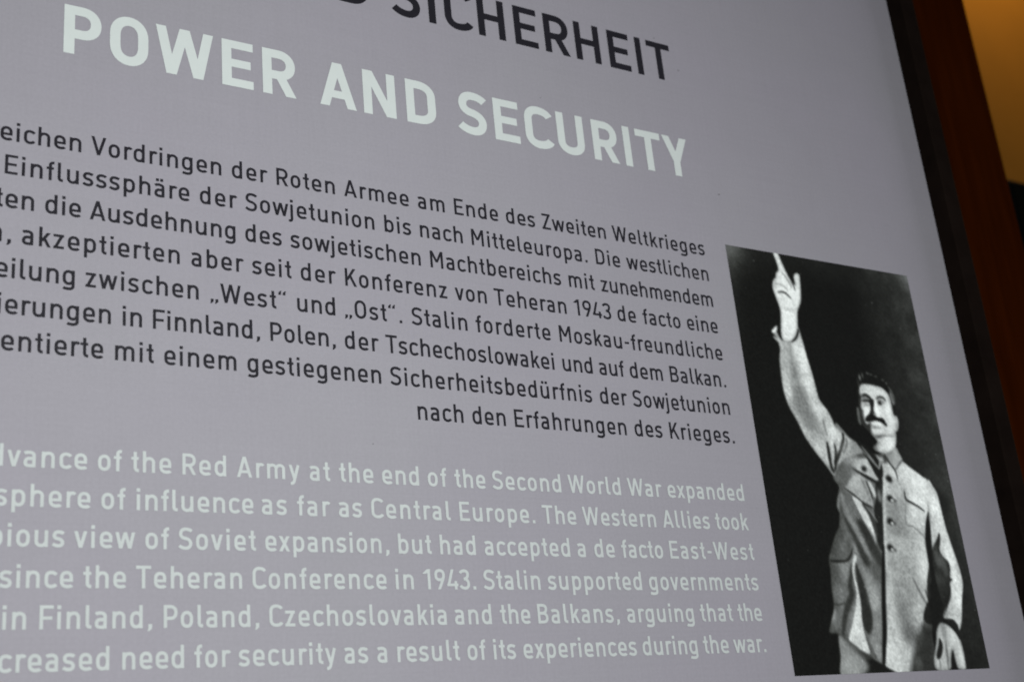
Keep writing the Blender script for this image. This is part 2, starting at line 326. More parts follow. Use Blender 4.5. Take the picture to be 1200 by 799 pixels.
LINES = [
 ["G1", -0.11178, [["eichen", "siegr", -0.31256, 0.0139], ["Vordringen", "", -0.25277, 0.0299], ["der", "", -0.15142, 0.0489], ["Roten", "", -0.11688, 0.0464], ["Armee", "", -0.06232, 0.0622], ["am", "", 0.00112, 0.0535], ["Ende", "", 0.0339, 0.0423], ["des", "", 0.08218, 0.039], ["Zweiten", "", 0.11716, 0.0305], ["Weltkrieges", "", 0.18893, 0.0405]]],
 ["G2", -0.08672, [["Einflusssphäre", "", -0.30882, 0.0349], ["der", "", -0.17569, 0.0578], ["Sowjetunion", "", -0.14142, 0.0346], ["bis", "", -0.02964, 0.0396], ["nach", "", 0.00109, 0.0263], ["Mitteleuropa.", "", 0.04741, 0.036], ["Die", "", 0.16799, 0.0417], ["westlichen", "", 0.20011, 0.0279]]],
 ["G3", -0.06183, [["en", "t", -0.30751, 0.0106], ["die", "", -0.2821, 0.0077], ["Ausdehnung", "", -0.25281, 0.0055], ["des", "", -0.1423, 0.0368], ["sowjetischen", "", -0.10745, 0.0293], ["Machtbereichs", "", 0.00828, 0.0295], ["mit", "", 0.13753, 0.0334], ["zunehmendem", "", 0.16995, 0.0001]]],
 ["G4", -0.03677, [["n,", "", -0.3168, 0.0353], ["akzeptierten", "", -0.29621, 0.0432], ["aber", "", -0.18238, 0.057], ["seit", "", -0.1376, 0.0437], ["der", "", -0.10054, 0.0615], ["Konferenz", "", -0.06527, 0.0471], ["von", "", 0.02798, 0.0285], ["Teheran", "", 0.06348, 0.033], ["1943", "", 0.14017, 0.0114], ["de", "", 0.18335, 0.0547], ["facto", "", 0.20978, 0.0302], ["eine", "", 0.25729, 0.0155]]],
 ["G5", -0.01158, [["ilung", "Te", -0.30178, 0.0044], ["zwischen", "", -0.25472, 0.0444], ["„West“", "", -0.16918, 0.0588], ["und", "", -0.10428, 0.022], ["„Ost“.", "", -0.06699, 0.0596], ["Stalin", "", -0.01137, 0.0398], ["forderte", "", 0.04435, 0.0574], ["Moskau-freundliche", "", 0.12207, 0.0379]]],
 ["G6", 0.0135, [["erungen", "Regi", -0.30494, 0.0108], ["in", "", -0.22978, 0.0004], ["Finnland,", "", -0.20938, 0.0049], ["Polen,", "", -0.12552, 0.0101], ["der", "", -0.06807, 0.0455], ["Tschechoslowakei", "", -0.03495, 0.0134], ["und", "", 0.12203, -0.0068], ["auf", "", 0.15767, -0.0024], ["dem", "", 0.18852, 0.0207], ["Balkan.", "", 0.23047, 0.0196]]],
 ["G7", 0.03853, [["entierte", "", -0.30636, 0.026], ["mit", "", -0.23459, 0.0389], ["einem", "", -0.20164, 0.0366], ["gestiegenen", "", -0.14305, 0.0327], ["Sicherheitsbedürfnis", "", -0.03264, 0.0445], ["der", "", 0.15508, 0.0366], ["Sowjetunion", "", 0.18813, 0.0294]]],
 ["G8", 0.06404, [["nach", "", -0.01216, 0.0348], ["den", "", 0.03427, 0.0249], ["Erfahrungen", "", 0.07155, 0.0432], ["des", "", 0.18578, 0.0431], ["Krieges.", "", 0.22179, 0.057]]],
 ["E1", 0.11441, [["ance", "Adv", -0.29021, 0.0311], ["of", "", -0.2446, 0.0324], ["the", "", -0.22343, 0.0315], ["Red", "", -0.18972, 0.0516], ["Army", "", -0.15248, 0.0707], ["at", "", -0.09995, 0.0582], ["the", "", -0.0778, 0.0339], ["end", "", -0.04446, 0.0238], ["of", "", -0.00774, 0.0551], ["the", "", 0.01441, 0.0241], ["Second", "", 0.0469, 0.04], ["World", "", 0.11458, 0.0436], ["War", "", 0.17131, 0.0443], ["expanded", "", 0.21109, 0.0241]]],
 ["E2", 0.13951, [["phere", "s", -0.29631, 0.0348], ["of", "", -0.24209, 0.0362], ["influence", "", -0.21974, 0.0218], ["as", "", -0.13551, 0.0721], ["far", "", -0.1101, 0.0674], ["as", "", -0.07922, 0.0474], ["Central", "", -0.05437, 0.0603], ["Europe.", "", 0.01645, 0.0464], ["The", "", 0.08805, 0.0287], ["Western", "", 0.12476, 0.0487], ["Allies", "", 0.20187, 0.0355], ["took", "", 0.25616, 0.0095]]],
 ["E3", 0.16456, [["ious", "dub", -0.29784, 0.0238], ["view", "", -0.25856, 0.0395], ["of", "", -0.21403, 0.0409], ["Soviet", "", -0.19227, 0.0441], ["expansion,", "", -0.1337, 0.0309], ["but", "", -0.03508, 0.0281], ["had", "", -0.00183, 0.0379], ["accepted", "", 0.035, 0.0323], ["a", "", 0.11659, 0.0519], ["de", "", 0.13229, 0.0375], ["facto", "", 0.15797, 0.0195], ["East-West", "", 0.20507, 0.0662]]],
 ["E4", 0.18976, [["ince", "s", -0.29182, 0.0235], ["the", "", -0.25245, 0.0324], ["Teheran", "", -0.21992, 0.0349], ["Conference", "", -0.14323, 0.0455], ["in", "", -0.03882, 0.0501], ["1943.", "", -0.01649, 0.0157], ["Stalin", "", 0.03206, 0.0304], ["supported", "", 0.08699, 0.0424], ["governments", "", 0.18057, 0.0342]]],
 ["E5", 0.2146, [["in", "", -0.2989, 0.0195], ["Finland,", "", -0.27769, 0.0235], ["Poland,", "", -0.20234, 0.0273], ["Czechoslovakia", "", -0.13234, 0.044], ["and", "", 0.00588, 0.0413], ["the", "", 0.04321, 0.0022], ["Balkans,", "", 0.07523, 0.0464], ["arguing", "", 0.15561, 0.0285], ["that", "", 0.22687, 0.0265], ["the", "", 0.26555, -0.0113]]],
 ["E6", 0.23962, [["reased", "inc", -0.2904, 0.0335], ["need", "", -0.22803, 0.0151], ["for", "", -0.18288, 0.0359], ["security", "", -0.15367, 0.0365], ["as", "", -0.08027, 0.0362], ["a", "", -0.05612, 0.0162], ["result", "", -0.04094, 0.0335], ["of", "", 0.01383, 0.0139], ["its", "", 0.03521, 0.0249], ["experiences", "", 0.06012, 0.0272], ["during", "", 0.16661, 0.0075], ["the", "", 0.22559, 0.002], ["war.", "", 0.25638, 0.0009]]],
 ["P", -0.18923, [["POWER", "", -0.27335, 0.0363], ["AND", "", -0.07871, 0.029], ["SECURITY", "", 0.04634, 0.0307]]],
 ["S", -0.29035, [["UND", "", -0.13207, 0.035], ["SICHERHEIT", "", -0.00806, 0.0348]]],
]
# brush strokes of the printed photograph: f = filled shape, s = stroke, b = soft blob (tone, sizes in mm, strength, mask, points)
OPS = [
 ["f", 118, 2.48, 1, "", "leg", 1, [57.5, 352.1, 75.4, 363.0, 98.1, 376.8, 115.1, 384.6, 106.8, 387.1, 76.8, 387.1, 51.7, 387.4, 54.0, 371.8]],
 ["f", 20, 7.97, 0.97, "leg", "", 1, [69.4, 357.6, 99.2, 372.8, 133.8, 386.9, 131.5, 395.2, 93.7, 394.0, 76.2, 389.5, 84.4, 379.2]],
 ["b", 150, 11.52, 9.3, 0.5, "leg", [63.9, 379.9]],
 ["s", 70, 5.98, 4.25, 0.6, "leg", [58.6, 353.4, 74.5, 367.0, 87.6, 373.9]],
 ["f", 126, 0.95, 1, "", "chest", 1, [95.3, 165.9, 105.1, 169.3, 111.0, 175.4, 122.2, 182.0, 135.0, 191.0, 146.0, 190.4, 158.0, 186.4, 169.1, 182.5, 175.6, 195.3, 188.8, 204.5, 196.6, 209.0, 203.0, 218.6, 186.9, 243.6, 160.1, 260.3, 121.2, 261.3, 82.2, 247.1, 87.4, 225.2, 87.6, 215.8, 83.3, 212.1]],
 ["f", 92, 0.95, 1, "", "tor", 1, [82.6, 215.2, 87.6, 224.4, 83.5, 243.9, 79.2, 259.4, 71.9, 268.7, 63.6, 282.4, 60.2, 288.4, 59.4, 300.3, 57.4, 312.9, 56.0, 330.7, 50.0, 342.7, 46.2, 351.2, 55.8, 352.8, 65.2, 359.5, 74.8, 365.6, 88.0, 372.6, 104.6, 381.0, 123.6, 388.3, 135.5, 388.7, 161.7, 388.0, 167.7, 368.9, 168.7, 354.0, 174.5, 337.5, 176.1, 322.3, 180.2, 310.0, 182.3, 289.7, 184.6, 267.6, 192.5, 251.5, 198.0, 240.0, 202.3, 217.0, 194.3, 209.1, 184.7, 203.0, 168.4, 197.3, 152.3, 191.6, 143.8, 190.5, 126.5, 190.7, 110.7, 194.0, 93.2, 201.3]],
 ["f", 160, 0.95, 1, "tor", "rp", 1, [148.3, 198.4, 156.7, 191.4, 173.4, 195.4, 185.0, 202.2, 196.6, 209.0, 203.9, 215.3, 196.4, 240.1, 189.6, 251.6, 185.0, 267.6, 182.3, 289.7, 181.4, 306.1, 177.6, 311.5, 175.7, 318.3, 173.9, 328.2, 167.5, 332.5, 161.2, 339.5, 159.7, 346.4, 155.1, 353.4, 151.3, 361.7, 140.9, 373.8, 135.5, 388.7, 123.6, 388.3, 105.5, 381.5, 107.0, 372.0, 117.3, 329.7, 120.4, 314.6, 130.9, 268.9, 137.7, 237.3, 143.3, 213.2]],
 ["b", 196, 22.23, 11.97, 0.8, "rp", [183.8, 206.4]],
 ["b", 200, 14.82, 23.94, 0.9, "rp", [189.2, 227.4]],
 ["b", 190, 14.82, 9.97, 0.6, "rp", [166.6, 203.9]],
 ["b", 205, 7.41, 11.97, 0.6, "rp", [198.2, 215.5]],
 ["b", 104, 17.29, 9.97, 0.6, "rp", [152.1, 241.6]],
 ["b", 100, 14.82, 10.97, 0.65, "rp", [150.1, 257.4]],
 ["b", 120, 14.82, 9.97, 0.55, "rp", [167.6, 264.9]],
 ["b", 128, 14.82, 17.96, 0.5, "rp", [140.9, 299.5]],
 ["b", 125, 9.88, 17.96, 0.4, "rp", [160.7, 290.0]],
 ["b", 190, 9.88, 17.96, 0.5, "rp", [177.4, 277.3]],
 ["b", 196, 12.35, 13.97, 0.5, "rp", [177.9, 251.9]],
 ["b", 135, 19.76, 11.97, 0.3, "rp", [143.4, 290.2]],
 ["b", 138, 12.35, 9.97, 0.45, "rp", [138.1, 278.0]],
 ["b", 118, 16.12, 14.88, 0.55, "rp", [147.8, 316.9]],
 ["b", 94, 10.36, 16.74, 0.7, "rp", [139.3, 340.7]],
 ["b", 84, 9.22, 9.3, 0.7, "rp", [141.4, 354.6]],
 ["b", 120, 6.9, 16.74, 0.45, "rp", [130.5, 329.5]],
 ["b", 192, 10.36, 24.18, 0.6, "rp", [111.9, 370.4]],
 ["b", 190, 9.22, 16.74, 0.6, "rp", [173.6, 296.7]],
 ["b", 184, 13.82, 6.32, 0.5, "rp", [123.5, 377.4]],
 ["b", 40, 13.82, 26.04, 0.95, "rp", [157.7, 374.2]],
 ["b", 60, 5.99, 11.16, 0.7, "rp", [152.9, 363.0]],
 ["b", 180, 5.76, 37.2, 0.5, "rp", [125.2, 312.7]],
 ["b", 175, 9.22, 11.16, 0.35, "rp", [154.4, 343.6]],
 ["s", 186, 3.59, 2.28, 0.55, "rp", [144.5, 221.1, 132.9, 268.8, 122.1, 314.6]],
 ["f", 44, 10.63, 0.95, "tor", "", 1, [159.6, 346.5, 154.8, 354.8, 148.6, 364.3, 140.0, 373.8, 134.0, 389.9, 164.9, 390.8, 167.2, 368.8, 174.1, 352.2]],
 ["b", 84, 5.53, 7.44, 0.6, "tor", [144.4, 379.3]],
 ["s", 70, 1.92, 2.12, 0.8, "rp", [157.8, 304.0, 162.5, 314.7, 166.3, 322.5, 170.6, 330.3]],
 ["s", 45, 1.43, 0.85, 0.9, "rp", [171.1, 314.2, 171.9, 321.4, 172.8, 326.8]],
 ["s", 120, 2.39, 2.12, 0.5, "rp", [147.1, 333.8, 152.4, 343.6, 155.2, 347.8]],
 ["s", 38, 2.31, 1.03, 0.95, "rp", [169.4, 224.1, 168.9, 229.0, 169.9, 232.5, 177.9, 235.9, 185.8, 239.6, 190.7, 242.8]],
 ["s", 84, 1.28, 1.14, 0.7, "rp", [168.7, 233.8, 163.0, 254.7, 170.9, 257.2, 181.1, 264.2, 183.7, 267.7]],
 ["s", 215, 2.05, 1.37, 0.5, "rp", [172.6, 230.9, 188.4, 238.1]],
 ["b", 84, 11.12, 11.97, 0.7, "tor", [93.3, 209.2]],
 ["b", 140, 7.41, 5.99, 0.5, "tor", [108.0, 200.5]],
 ["b", 120, 7.41, 4.79, 0.5, "tor", [106.7, 218.8]],
 ["b", 78, 6.42, 11.97, 0.6, "tor", [82.7, 257.8]],
 ["b", 128, 3.46, 11.97, 0.4, "tor", [91.2, 243.7]],
 ["b", 120, 6.42, 11.97, 0.4, "tor", [109.8, 305.8]],
 ["b", 66, 5.93, 15.96, 0.5, "tor", [92.9, 323.7]],
 ["b", 150, 12.35, 7.98, 0.6, "tor", [116.1, 206.5]],
 ["b", 75, 11.12, 11.97, 0.5, "tor", [85.9, 231.5]],
 ["f", 172, 1.52, 0.8, "tor", "", 1, [118.1, 198.4, 127.8, 195.4, 132.5, 200.8, 139.6, 210.9, 137.2, 215.9, 127.3, 212.8, 118.5, 209.6, 113.8, 205.3]],
 ["s", 28, 3.08, 1.37, 0.95, "tor", [108.3, 205.6, 117.3, 209.9, 127.0, 213.9, 136.7, 218.0, 141.0, 219.7]],
 ["f", 150, 2.28, 0.85, "tor", "", 1, [98.0, 221.6, 109.5, 211.6, 118.8, 212.7, 124.9, 218.0, 126.0, 236.2, 125.4, 240.9, 117.7, 238.1, 105.4, 232.6, 94.6, 225.7]],
 ["s", 96, 2.56, 1.82, 0.6, "tor", [117.3, 214.4, 120.2, 223.8, 123.6, 235.5]],
 ["s", 182, 4.62, 2.05, 0.9, "tor", [125.7, 217.5, 128.4, 223.4, 130.6, 231.6]],
 ["s", 30, 2.05, 1.14, 0.8, "tor", [122.5, 216.5, 125.2, 225.2, 126.6, 233.8]],
 ["f", 30, 1.52, 0.95, "tor", "", 1, [134.4, 218.4, 144.0, 214.7, 137.7, 237.3, 128.7, 278.2, 122.9, 275.2, 123.8, 259.7, 126.1, 242.5, 131.5, 231.2]],
 ["b", 140, 2.96, 5.99, 0.7, "tor", [136.1, 230.3]],
 ["s", 26, 2.05, 1.14, 0.9, "tor", [93.5, 224.1, 103.8, 230.4, 112.7, 236.7, 124.6, 241.7]],
 ["f", 186, 1.52, 0.95, "tor", "", 1, [101.8, 231.6, 111.7, 236.7, 117.8, 245.9, 120.5, 257.5, 120.4, 276.0, 115.1, 264.6, 109.2, 250.8, 104.6, 240.1]],
 ["s", 50, 5.13, 2.28, 0.9, "tor", [112.4, 238.3, 118.9, 245.9, 122.4, 256.7, 123.9, 265.9]],
 ["s", 118, 2.05, 1.14, 0.8, "tor", [116.4, 240.5, 122.7, 247.3, 127.1, 255.0]],
 ["s", 44, 7.7, 4.56, 0.85, "tor", [88.8, 239.1, 90.0, 254.5, 96.6, 268.1, 101.0, 283.3, 108.0, 296.8, 114.0, 305.8]],
 ["s", 140, 6.16, 4.1, 0.6, "tor", [89.0, 229.8, 89.8, 245.3, 95.5, 255.9, 102.4, 269.5, 110.0, 284.6, 118.0, 298.2]],
 ["s", 36, 11.29, 5.7, 0.85, "tor", [104.2, 254.1, 111.6, 266.2, 117.1, 281.5, 122.4, 293.6]],
 ["s", 130, 6.41, 4.56, 0.6, "tor", [93.6, 275.8, 96.7, 292.4, 102.8, 308.8, 109.3, 323.7]],
 ["f", 60, 3.42, 0.6, "tor", "", 1, [79.8, 259.4, 83.1, 273.0, 88.8, 274.4, 87.0, 282.0, 81.4, 289.9, 62.2, 288.4, 70.5, 270.2]],
 ["b", 112, 5.43, 7.18, 0.5, "tor", [79.5, 279.1]],
 ["s", 24, 2.05, 1.14, 0.95, "tor", [60.9, 289.6, 71.7, 290.6, 81.4, 289.9, 87.1, 285.0, 90.2, 278.9]],
 ["b", 128, 6.17, 9.97, 0.6, "tor", [76.8, 298.6]],
 ["b", 60, 6.17, 11.97, 0.6, "tor", [63.7, 303.2]],
 ["b", 120, 7.41, 7.98, 0.4, "tor", [65.2, 317.9]],
 ["s", 30, 1.54, 1.37, 0.7, "tor", [53.0, 327.3, 62.7, 328.1, 70.0, 326.6]],
 ["b", 150, 4.94, 6.98, 0.7, "tor", [52.8, 336.7]],
 ["s", 34, 6.22, 2.98, 0.75, "tor", [86.7, 293.4, 80.1, 310.1, 79.6, 319.8, 72.6, 329.3, 66.3, 340.1, 61.2, 353.4]],
 ["s", 120, 7.17, 4.25, 0.8, "tor", [68.5, 357.6, 74.5, 344.2, 82.7, 330.7, 86.7, 322.5]],
 ["f", 182, 1.59, 0.97, "tor", "", 1, [92.2, 284.2, 89.2, 287.8, 85.8, 296.2, 85.3, 306.0, 85.9, 314.2, 83.5, 325.2, 78.1, 337.5, 71.3, 349.6, 67.2, 357.5, 74.5, 363.3, 81.7, 367.8, 88.8, 369.4, 86.8, 357.8, 86.1, 345.7, 88.2, 330.7, 88.9, 319.8, 87.9, 311.5, 87.3, 304.5, 88.5, 296.2, 93.1, 289.1]],
 ["b", 150, 4.6, 7.44, 0.4, "tor", [78.3, 359.0]],
 ["f", 38, 2.13, 0.95, "tor", "", 1, [90.8, 292.0, 93.9, 300.3, 97.4, 312.8, 99.1, 325.3, 99.0, 340.4, 95.3, 352.6, 88.7, 351.1, 86.7, 340.3, 88.8, 326.6, 89.0, 310.1]],
 ["f", 128, 4.43, 0.6, "tor", "", 1, [108.2, 293.1, 119.5, 305.7, 110.5, 340.5, 102.8, 367.5, 96.3, 376.5, 89.9, 368.6, 92.7, 353.9, 98.9, 344.5, 100.6, 326.7, 98.2, 310.0]],
 ["b", 150, 6.9, 11.16, 0.6, "tor", [105.2, 323.9]],
 ["b", 140, 4.6, 9.3, 0.6, "tor", [98.7, 367.5]],
 ["b", 60, 9.22, 18.61, 0.6, "tor", [117.2, 295.9]],
 ["s", 60, 3.82, 2.12, 0.6, "tor", [88.3, 356.5, 91.2, 367.3, 96.6, 375.5]],
 ["s", 16, 5.27, 2.34, 0.97, "tor", [129.2, 275.7, 123.2, 298.6, 116.2, 326.7, 110.9, 351.4, 105.9, 367.6, 101.8, 381.6]],
 ["s", 20, 2.39, 1.7, 0.7, "tor", [61.3, 291.0, 68.8, 291.1, 82.2, 290.0]],
 ["f", 24, 1.52, 0.95, "", "", 1, [120.1, 181.8, 127.0, 180.1, 135.8, 187.7, 144.3, 197.0, 147.0, 203.3, 144.4, 213.1, 137.9, 213.4, 129.4, 196.2]],
 ["s", 140, 1.8, 1.14, 0.8, "", [125.0, 183.8, 134.2, 194.3, 142.4, 204.4]],
 ["s", 150, 3.08, 1.37, 0.8, "", [142.4, 191.9, 145.4, 196.9, 142.4, 204.4]],
 ["f", 150, 0.95, 1, "", "col", 1, [152.5, 189.2, 159.9, 187.6, 169.1, 182.1, 172.7, 188.0, 175.2, 194.5, 169.2, 199.2, 162.9, 205.3, 158.6, 200.8, 155.4, 196.4]],
 ["b", 110, 7.41, 7.98, 0.6, "col", [156.3, 193.1]],
 ["s", 40, 2.05, 1.14, 0.85, "", [152.5, 189.2, 156.3, 197.1, 162.8, 205.8, 163.7, 214.7]],
 ["b", 40, 4.45, 3.59, 0.9, "", [151.4, 195.0]],
 ["b", 180, 2.47, 2.79, 0.8, "", [148.1, 195.1]],
 ["s", 60, 1.54, 1.37, 0.6, "", [174.9, 194.8, 169.1, 199.6, 163.2, 205.3]],
 ["f", 190, 1.52, 1, "", "neck", 1, [140.9, 167.7, 143.7, 174.1, 146.8, 178.9, 140.0, 184.2, 142.5, 187.3, 150.7, 189.3, 158.7, 188.0, 169.1, 182.1, 173.4, 168.9, 168.8, 162.5]],
 ["b", 60, 6.92, 9.97, 0.9, "neck", [138.6, 181.0]],
 ["s", 96, 2.56, 1.82, 0.6, "neck", [138.8, 172.0, 145.8, 174.3, 157.1, 173.3]],
 ["b", 120, 6.17, 4.99, 0.4, "neck", [149.0, 178.7]],
 ["b", 210, 7.41, 7.98, 0.6, "neck", [162.1, 179.6]],
 ["f", 96, 1.52, 0.9, "", "", 1, [128.2, 147.4, 130.6, 146.6, 130.6, 151.9, 130.2, 158.6, 130.1, 163.2, 128.3, 162.6, 127.1, 157.1]],
 ["f", 190, 0.95, 1, "", "face", 1, [138.8, 122.5, 141.7, 121.6, 152.6, 122.0, 164.6, 123.0, 171.5, 126.9, 175.9, 131.6, 176.6, 141.8, 175.4, 150.3, 179.2, 151.4, 180.0, 157.6, 177.1, 165.0, 173.5, 167.7, 170.6, 172.4, 161.6, 173.0, 150.4, 173.7, 142.7, 173.5, 139.4, 169.5, 134.0, 164.9, 130.9, 160.2, 131.0, 151.9, 132.6, 140.1, 134.1, 131.6, 136.1, 125.6]],
 ["b", 80, 1.23, 2.5, 0.5, "", [128.1, 160.3]],
 ["f", 30, 2.85, 0.93, "face", "", 1, [136.2, 132.3, 136.6, 137.3, 134.3, 145.8, 136.1, 149.0, 135.5, 155.7, 137.0, 161.8, 143.0, 160.6, 141.2, 167.7, 142.1, 172.6, 145.9, 178.1, 136.4, 181.1, 124.2, 169.6, 127.2, 144.7]],
 ["b", 204, 3.21, 4.19, 0.9, "face", [141.0, 150.3]],
 ["b", 212, 2.47, 2.99, 0.6, "face", [138.8, 153.8]],
 ["s", 120, 2.05, 1.6, 0.6, "face", [136.3, 145.3, 141.6, 143.6, 146.4, 143.1]],
 ["b", 140, 3.21, 3.99, 0.6, "face", [141.7, 126.8]],
 ["b", 170, 4.45, 2.59, 0.5, "face", [145.3, 129.0]],
 ["b", 176, 3.71, 5.99, 0.4, "face", [153.0, 130.1]],
 ["b", 180, 4.2, 4.99, 0.35, "face", [167.4, 129.8]],
 ["f", 112, 1.33, 0.9, "face", "", 1, [138.0, 136.2, 142.7, 135.0, 147.1, 136.0, 148.5, 138.0, 142.9, 138.6, 137.7, 139.4]],
 ["s", 34, 3.33, 1.82, 0.97, "face", [134.8, 136.8, 138.4, 134.5, 142.6, 133.3, 146.3, 134.5, 149.0, 136.3, 150.3, 138.9]],
 ["s", 30, 2.56, 1.37, 0.95, "face", [136.9, 139.6, 141.7, 139.1, 146.1, 138.9, 148.8, 139.0]],
 ["b", 110, 4.45, 1.6, 0.6, "face", [140.4, 141.9]],
 ["f", 24, 1.52, 0.95, "face", "", 1, [146.3, 138.2, 152.4, 136.9, 152.4, 141.1, 150.2, 146.3, 151.3, 149.6, 152.9, 151.1, 146.0, 152.1, 143.4, 151.8, 146.3, 146.6, 146.3, 142.4]],
 ["f", 136, 1.52, 0.7, "face", "", 1, [157.4, 136.0, 161.6, 134.8, 166.3, 135.8, 167.4, 139.1, 164.4, 141.2, 158.5, 142.3, 156.2, 140.0]],
 ["s", 52, 2.56, 1.6, 0.92, "face", [156.1, 136.1, 159.5, 134.1, 163.0, 133.7, 166.6, 134.9, 168.5, 137.5]],
 ["b", 20, 2.72, 1.99, 0.97, "face", [159.9, 140.0]],
 ["s", 60, 1.15, 1.02, 0.85, "face", [157.4, 138.7, 160.3, 137.6, 164.0, 138.2, 166.4, 139.8]],
 ["b", 150, 5.43, 1.2, 0.4, "face", [160.9, 143.5]],
 ["b", 160, 2.96, 1.99, 0.5, "face", [164.9, 139.3]],
 ["b", 226, 4.2, 3.59, 0.8, "face", [154.1, 149.8]],
 ["b", 220, 1.98, 4.99, 0.7, "face", [154.2, 142.6]],
 ["b", 90, 2.22, 1.0, 0.7, "face", [150.2, 152.3]],
 ["b", 120, 1.23, 1.0, 0.5, "face", [157.7, 151.8]],
 ["b", 216, 4.45, 7.98, 0.5, "face", [169.7, 146.5]],
 ["b", 165, 3.21, 3.99, 0.35, "face", [163.3, 153.7]],
 ["f", 16, 1.14, 0.98, "", "", 1, [136.4, 158.3, 138.5, 154.8, 142.8, 152.0, 146.8, 151.7, 150.2, 153.1, 153.8, 154.6, 158.7, 154.5, 161.5, 156.3, 163.0, 159.1, 164.2, 161.5, 161.7, 162.5, 158.7, 160.4, 154.8, 158.7, 149.5, 158.0, 144.2, 159.2, 138.8, 159.8]],
 ["b", 44, 2.47, 1.0, 0.6, "", [141.9, 155.2]],
 ["b", 40, 2.96, 0.8, 0.6, "", [157.0, 156.5]],
 ["b", 204, 4.45, 1.99, 0.85, "face", [152.5, 161.3]],
 ["b", 100, 6.42, 1.6, 0.65, "face", [149.3, 164.8]],
 ["b", 196, 6.17, 2.39, 0.5, "face", [151.9, 167.8]],
 ["b", 120, 2.96, 2.59, 0.6, "face", [145.0, 163.7]],
 ["b", 150, 3.71, 4.99, 0.35, "face", [160.2, 165.6]],
 ["s", 70, 2.56, 1.82, 0.8, "", [141.0, 171.8, 148.2, 173.3, 159.8, 171.4]],
 ["b", 50, 5.43, 7.98, 0.9, "face", [136.1, 171.3]],
 ["b", 170, 2.47, 5.99, 0.5, "face", [175.4, 158.7]],
 ["b", 120, 1.48, 3.19, 0.5, "face", [176.1, 162.0]],
 ["s", 22, 2.31, 1.37, 0.85, "", [175.2, 141.9, 175.9, 146.9, 176.1, 150.3]],
 ["f", 22, 1.14, 1, "", "hair", 1, [134.7, 121.5, 137.1, 115.4, 142.1, 111.0, 149.2, 109.3, 158.0, 109.6, 167.5, 112.1, 174.5, 117.2, 178.8, 123.2, 181.0, 129.5, 181.4, 136.3, 179.6, 142.4, 176.7, 144.8, 175.1, 140.5, 174.6, 133.8, 171.7, 127.9, 166.0, 123.9, 159.1, 122.8, 152.6, 122.0, 141.4, 122.6, 137.3, 126.7, 133.3, 137.6, 132.1, 135.1]],
 ["b", 120, 1.23, 3.19, 0.9, "hair", [139.9, 116.3]],
 ["b", 110, 0.74, 2.79, 0.9, "hair", [143.8, 113.9]],
 ["b", 60, 1.23, 3.19, 0.7, "hair", [136.5, 121.3]],
 ["b", 100, 1.98, 0.8, 0.9, "hair", [151.0, 111.1]],
 ["b", 92, 1.98, 0.8, 0.8, "hair", [155.2, 112.0]],
 ["b", 80, 2.22, 0.8, 0.8, "hair", [161.5, 113.5]],
 ["b", 92, 1.98, 1.0, 0.8, "hair", [169.8, 116.1]],
 ["b", 105, 1.48, 1.2, 0.8, "hair", [174.0, 119.1]],
 ["s", 140, 3.08, 2.05, 0.85, "hair", [176.5, 126.8, 177.5, 133.2, 177.9, 140.3]],
 ["s", 100, 2.31, 1.6, 0.7, "hair", [175.1, 121.8, 178.4, 126.3, 180.5, 133.8, 179.6, 139.8]],
 ["s", 28, 0.77, 0.68, 0.7, "hair", [176.1, 124.8, 177.7, 130.6, 178.0, 136.6]],
 ["b", 206, 4.94, 2.39, 0.5, "face", [152.7, 125.9]],
 ["b", 150, 1.48, 3.99, 0.3, "face", [154.6, 135.9]],
 ["b", 150, 1.73, 5.99, 0.5, "face", [174.0, 142.8]],
 ["b", 160, 4.94, 2.39, 0.4, "face", [156.8, 170.0]],
 ["b", 140, 4.94, 2.39, 0.5, "face", [144.4, 173.3]],
 ["b", 120, 1.48, 4.99, 0.6, "face", [135.2, 152.4]],
 ["b", 150, 1.73, 5.99, 0.6, "face", [137.5, 130.5]],
 ["b", 178, 8.65, 2.99, 0.5, "face", [149.3, 126.2]],
 ["b", 160, 2.22, 4.99, 0.5, "face", [172.9, 134.4]],
 ["b", 176, 1.98, 3.99, 0.4, "face", [173.4, 149.6]],
 ["b", 172, 2.47, 2.99, 0.4, "face", [164.5, 157.8]],
 ["b", 168, 3.95, 7.98, 0.35, "neck", [155.3, 180.0]],
 ["f", 148, 0.95, 1, "", "slv", 1, [38.4, 80.6, 41.9, 85.2, 45.3, 96.5, 42.5, 106.6, 41.0, 123.1, 40.9, 137.7, 43.9, 151.9, 51.0, 165.7, 57.1, 179.6, 65.5, 191.8, 76.7, 205.3, 83.8, 214.4, 88.1, 209.5, 93.8, 202.8, 109.0, 192.5, 115.7, 182.4, 108.9, 175.5, 101.5, 171.1, 96.2, 166.6, 94.6, 160.3, 90.3, 151.6, 83.0, 142.4, 81.5, 131.0, 79.6, 116.3, 77.3, 103.3, 75.4, 88.4, 73.1, 73.4, 71.0, 75.4, 63.0, 88.0, 49.6, 87.7, 45.1, 79.9, 45.0, 75.7]],
 ["b", 192, 12.35, 23.94, 0.85, "slv", [70.1, 107.3]],
 ["b", 186, 8.65, 15.96, 0.6, "slv", [73.3, 135.0]],
 ["b", 112, 9.88, 17.96, 0.75, "slv", [54.9, 115.3]],
 ["b", 100, 11.12, 17.96, 0.7, "slv", [59.5, 145.9]],
 ["b", 178, 6.17, 17.96, 0.5, "slv", [49.1, 109.3]],
 ["b", 180, 5.43, 11.97, 0.6, "slv", [45.8, 134.0]],
 ["b", 184, 9.88, 11.97, 0.7, "slv", [82.5, 153.8]],
 ["b", 92, 8.65, 11.97, 0.6, "slv", [66.2, 161.5]],
 ["b", 105, 9.88, 11.97, 0.55, "slv", [69.9, 172.4]],
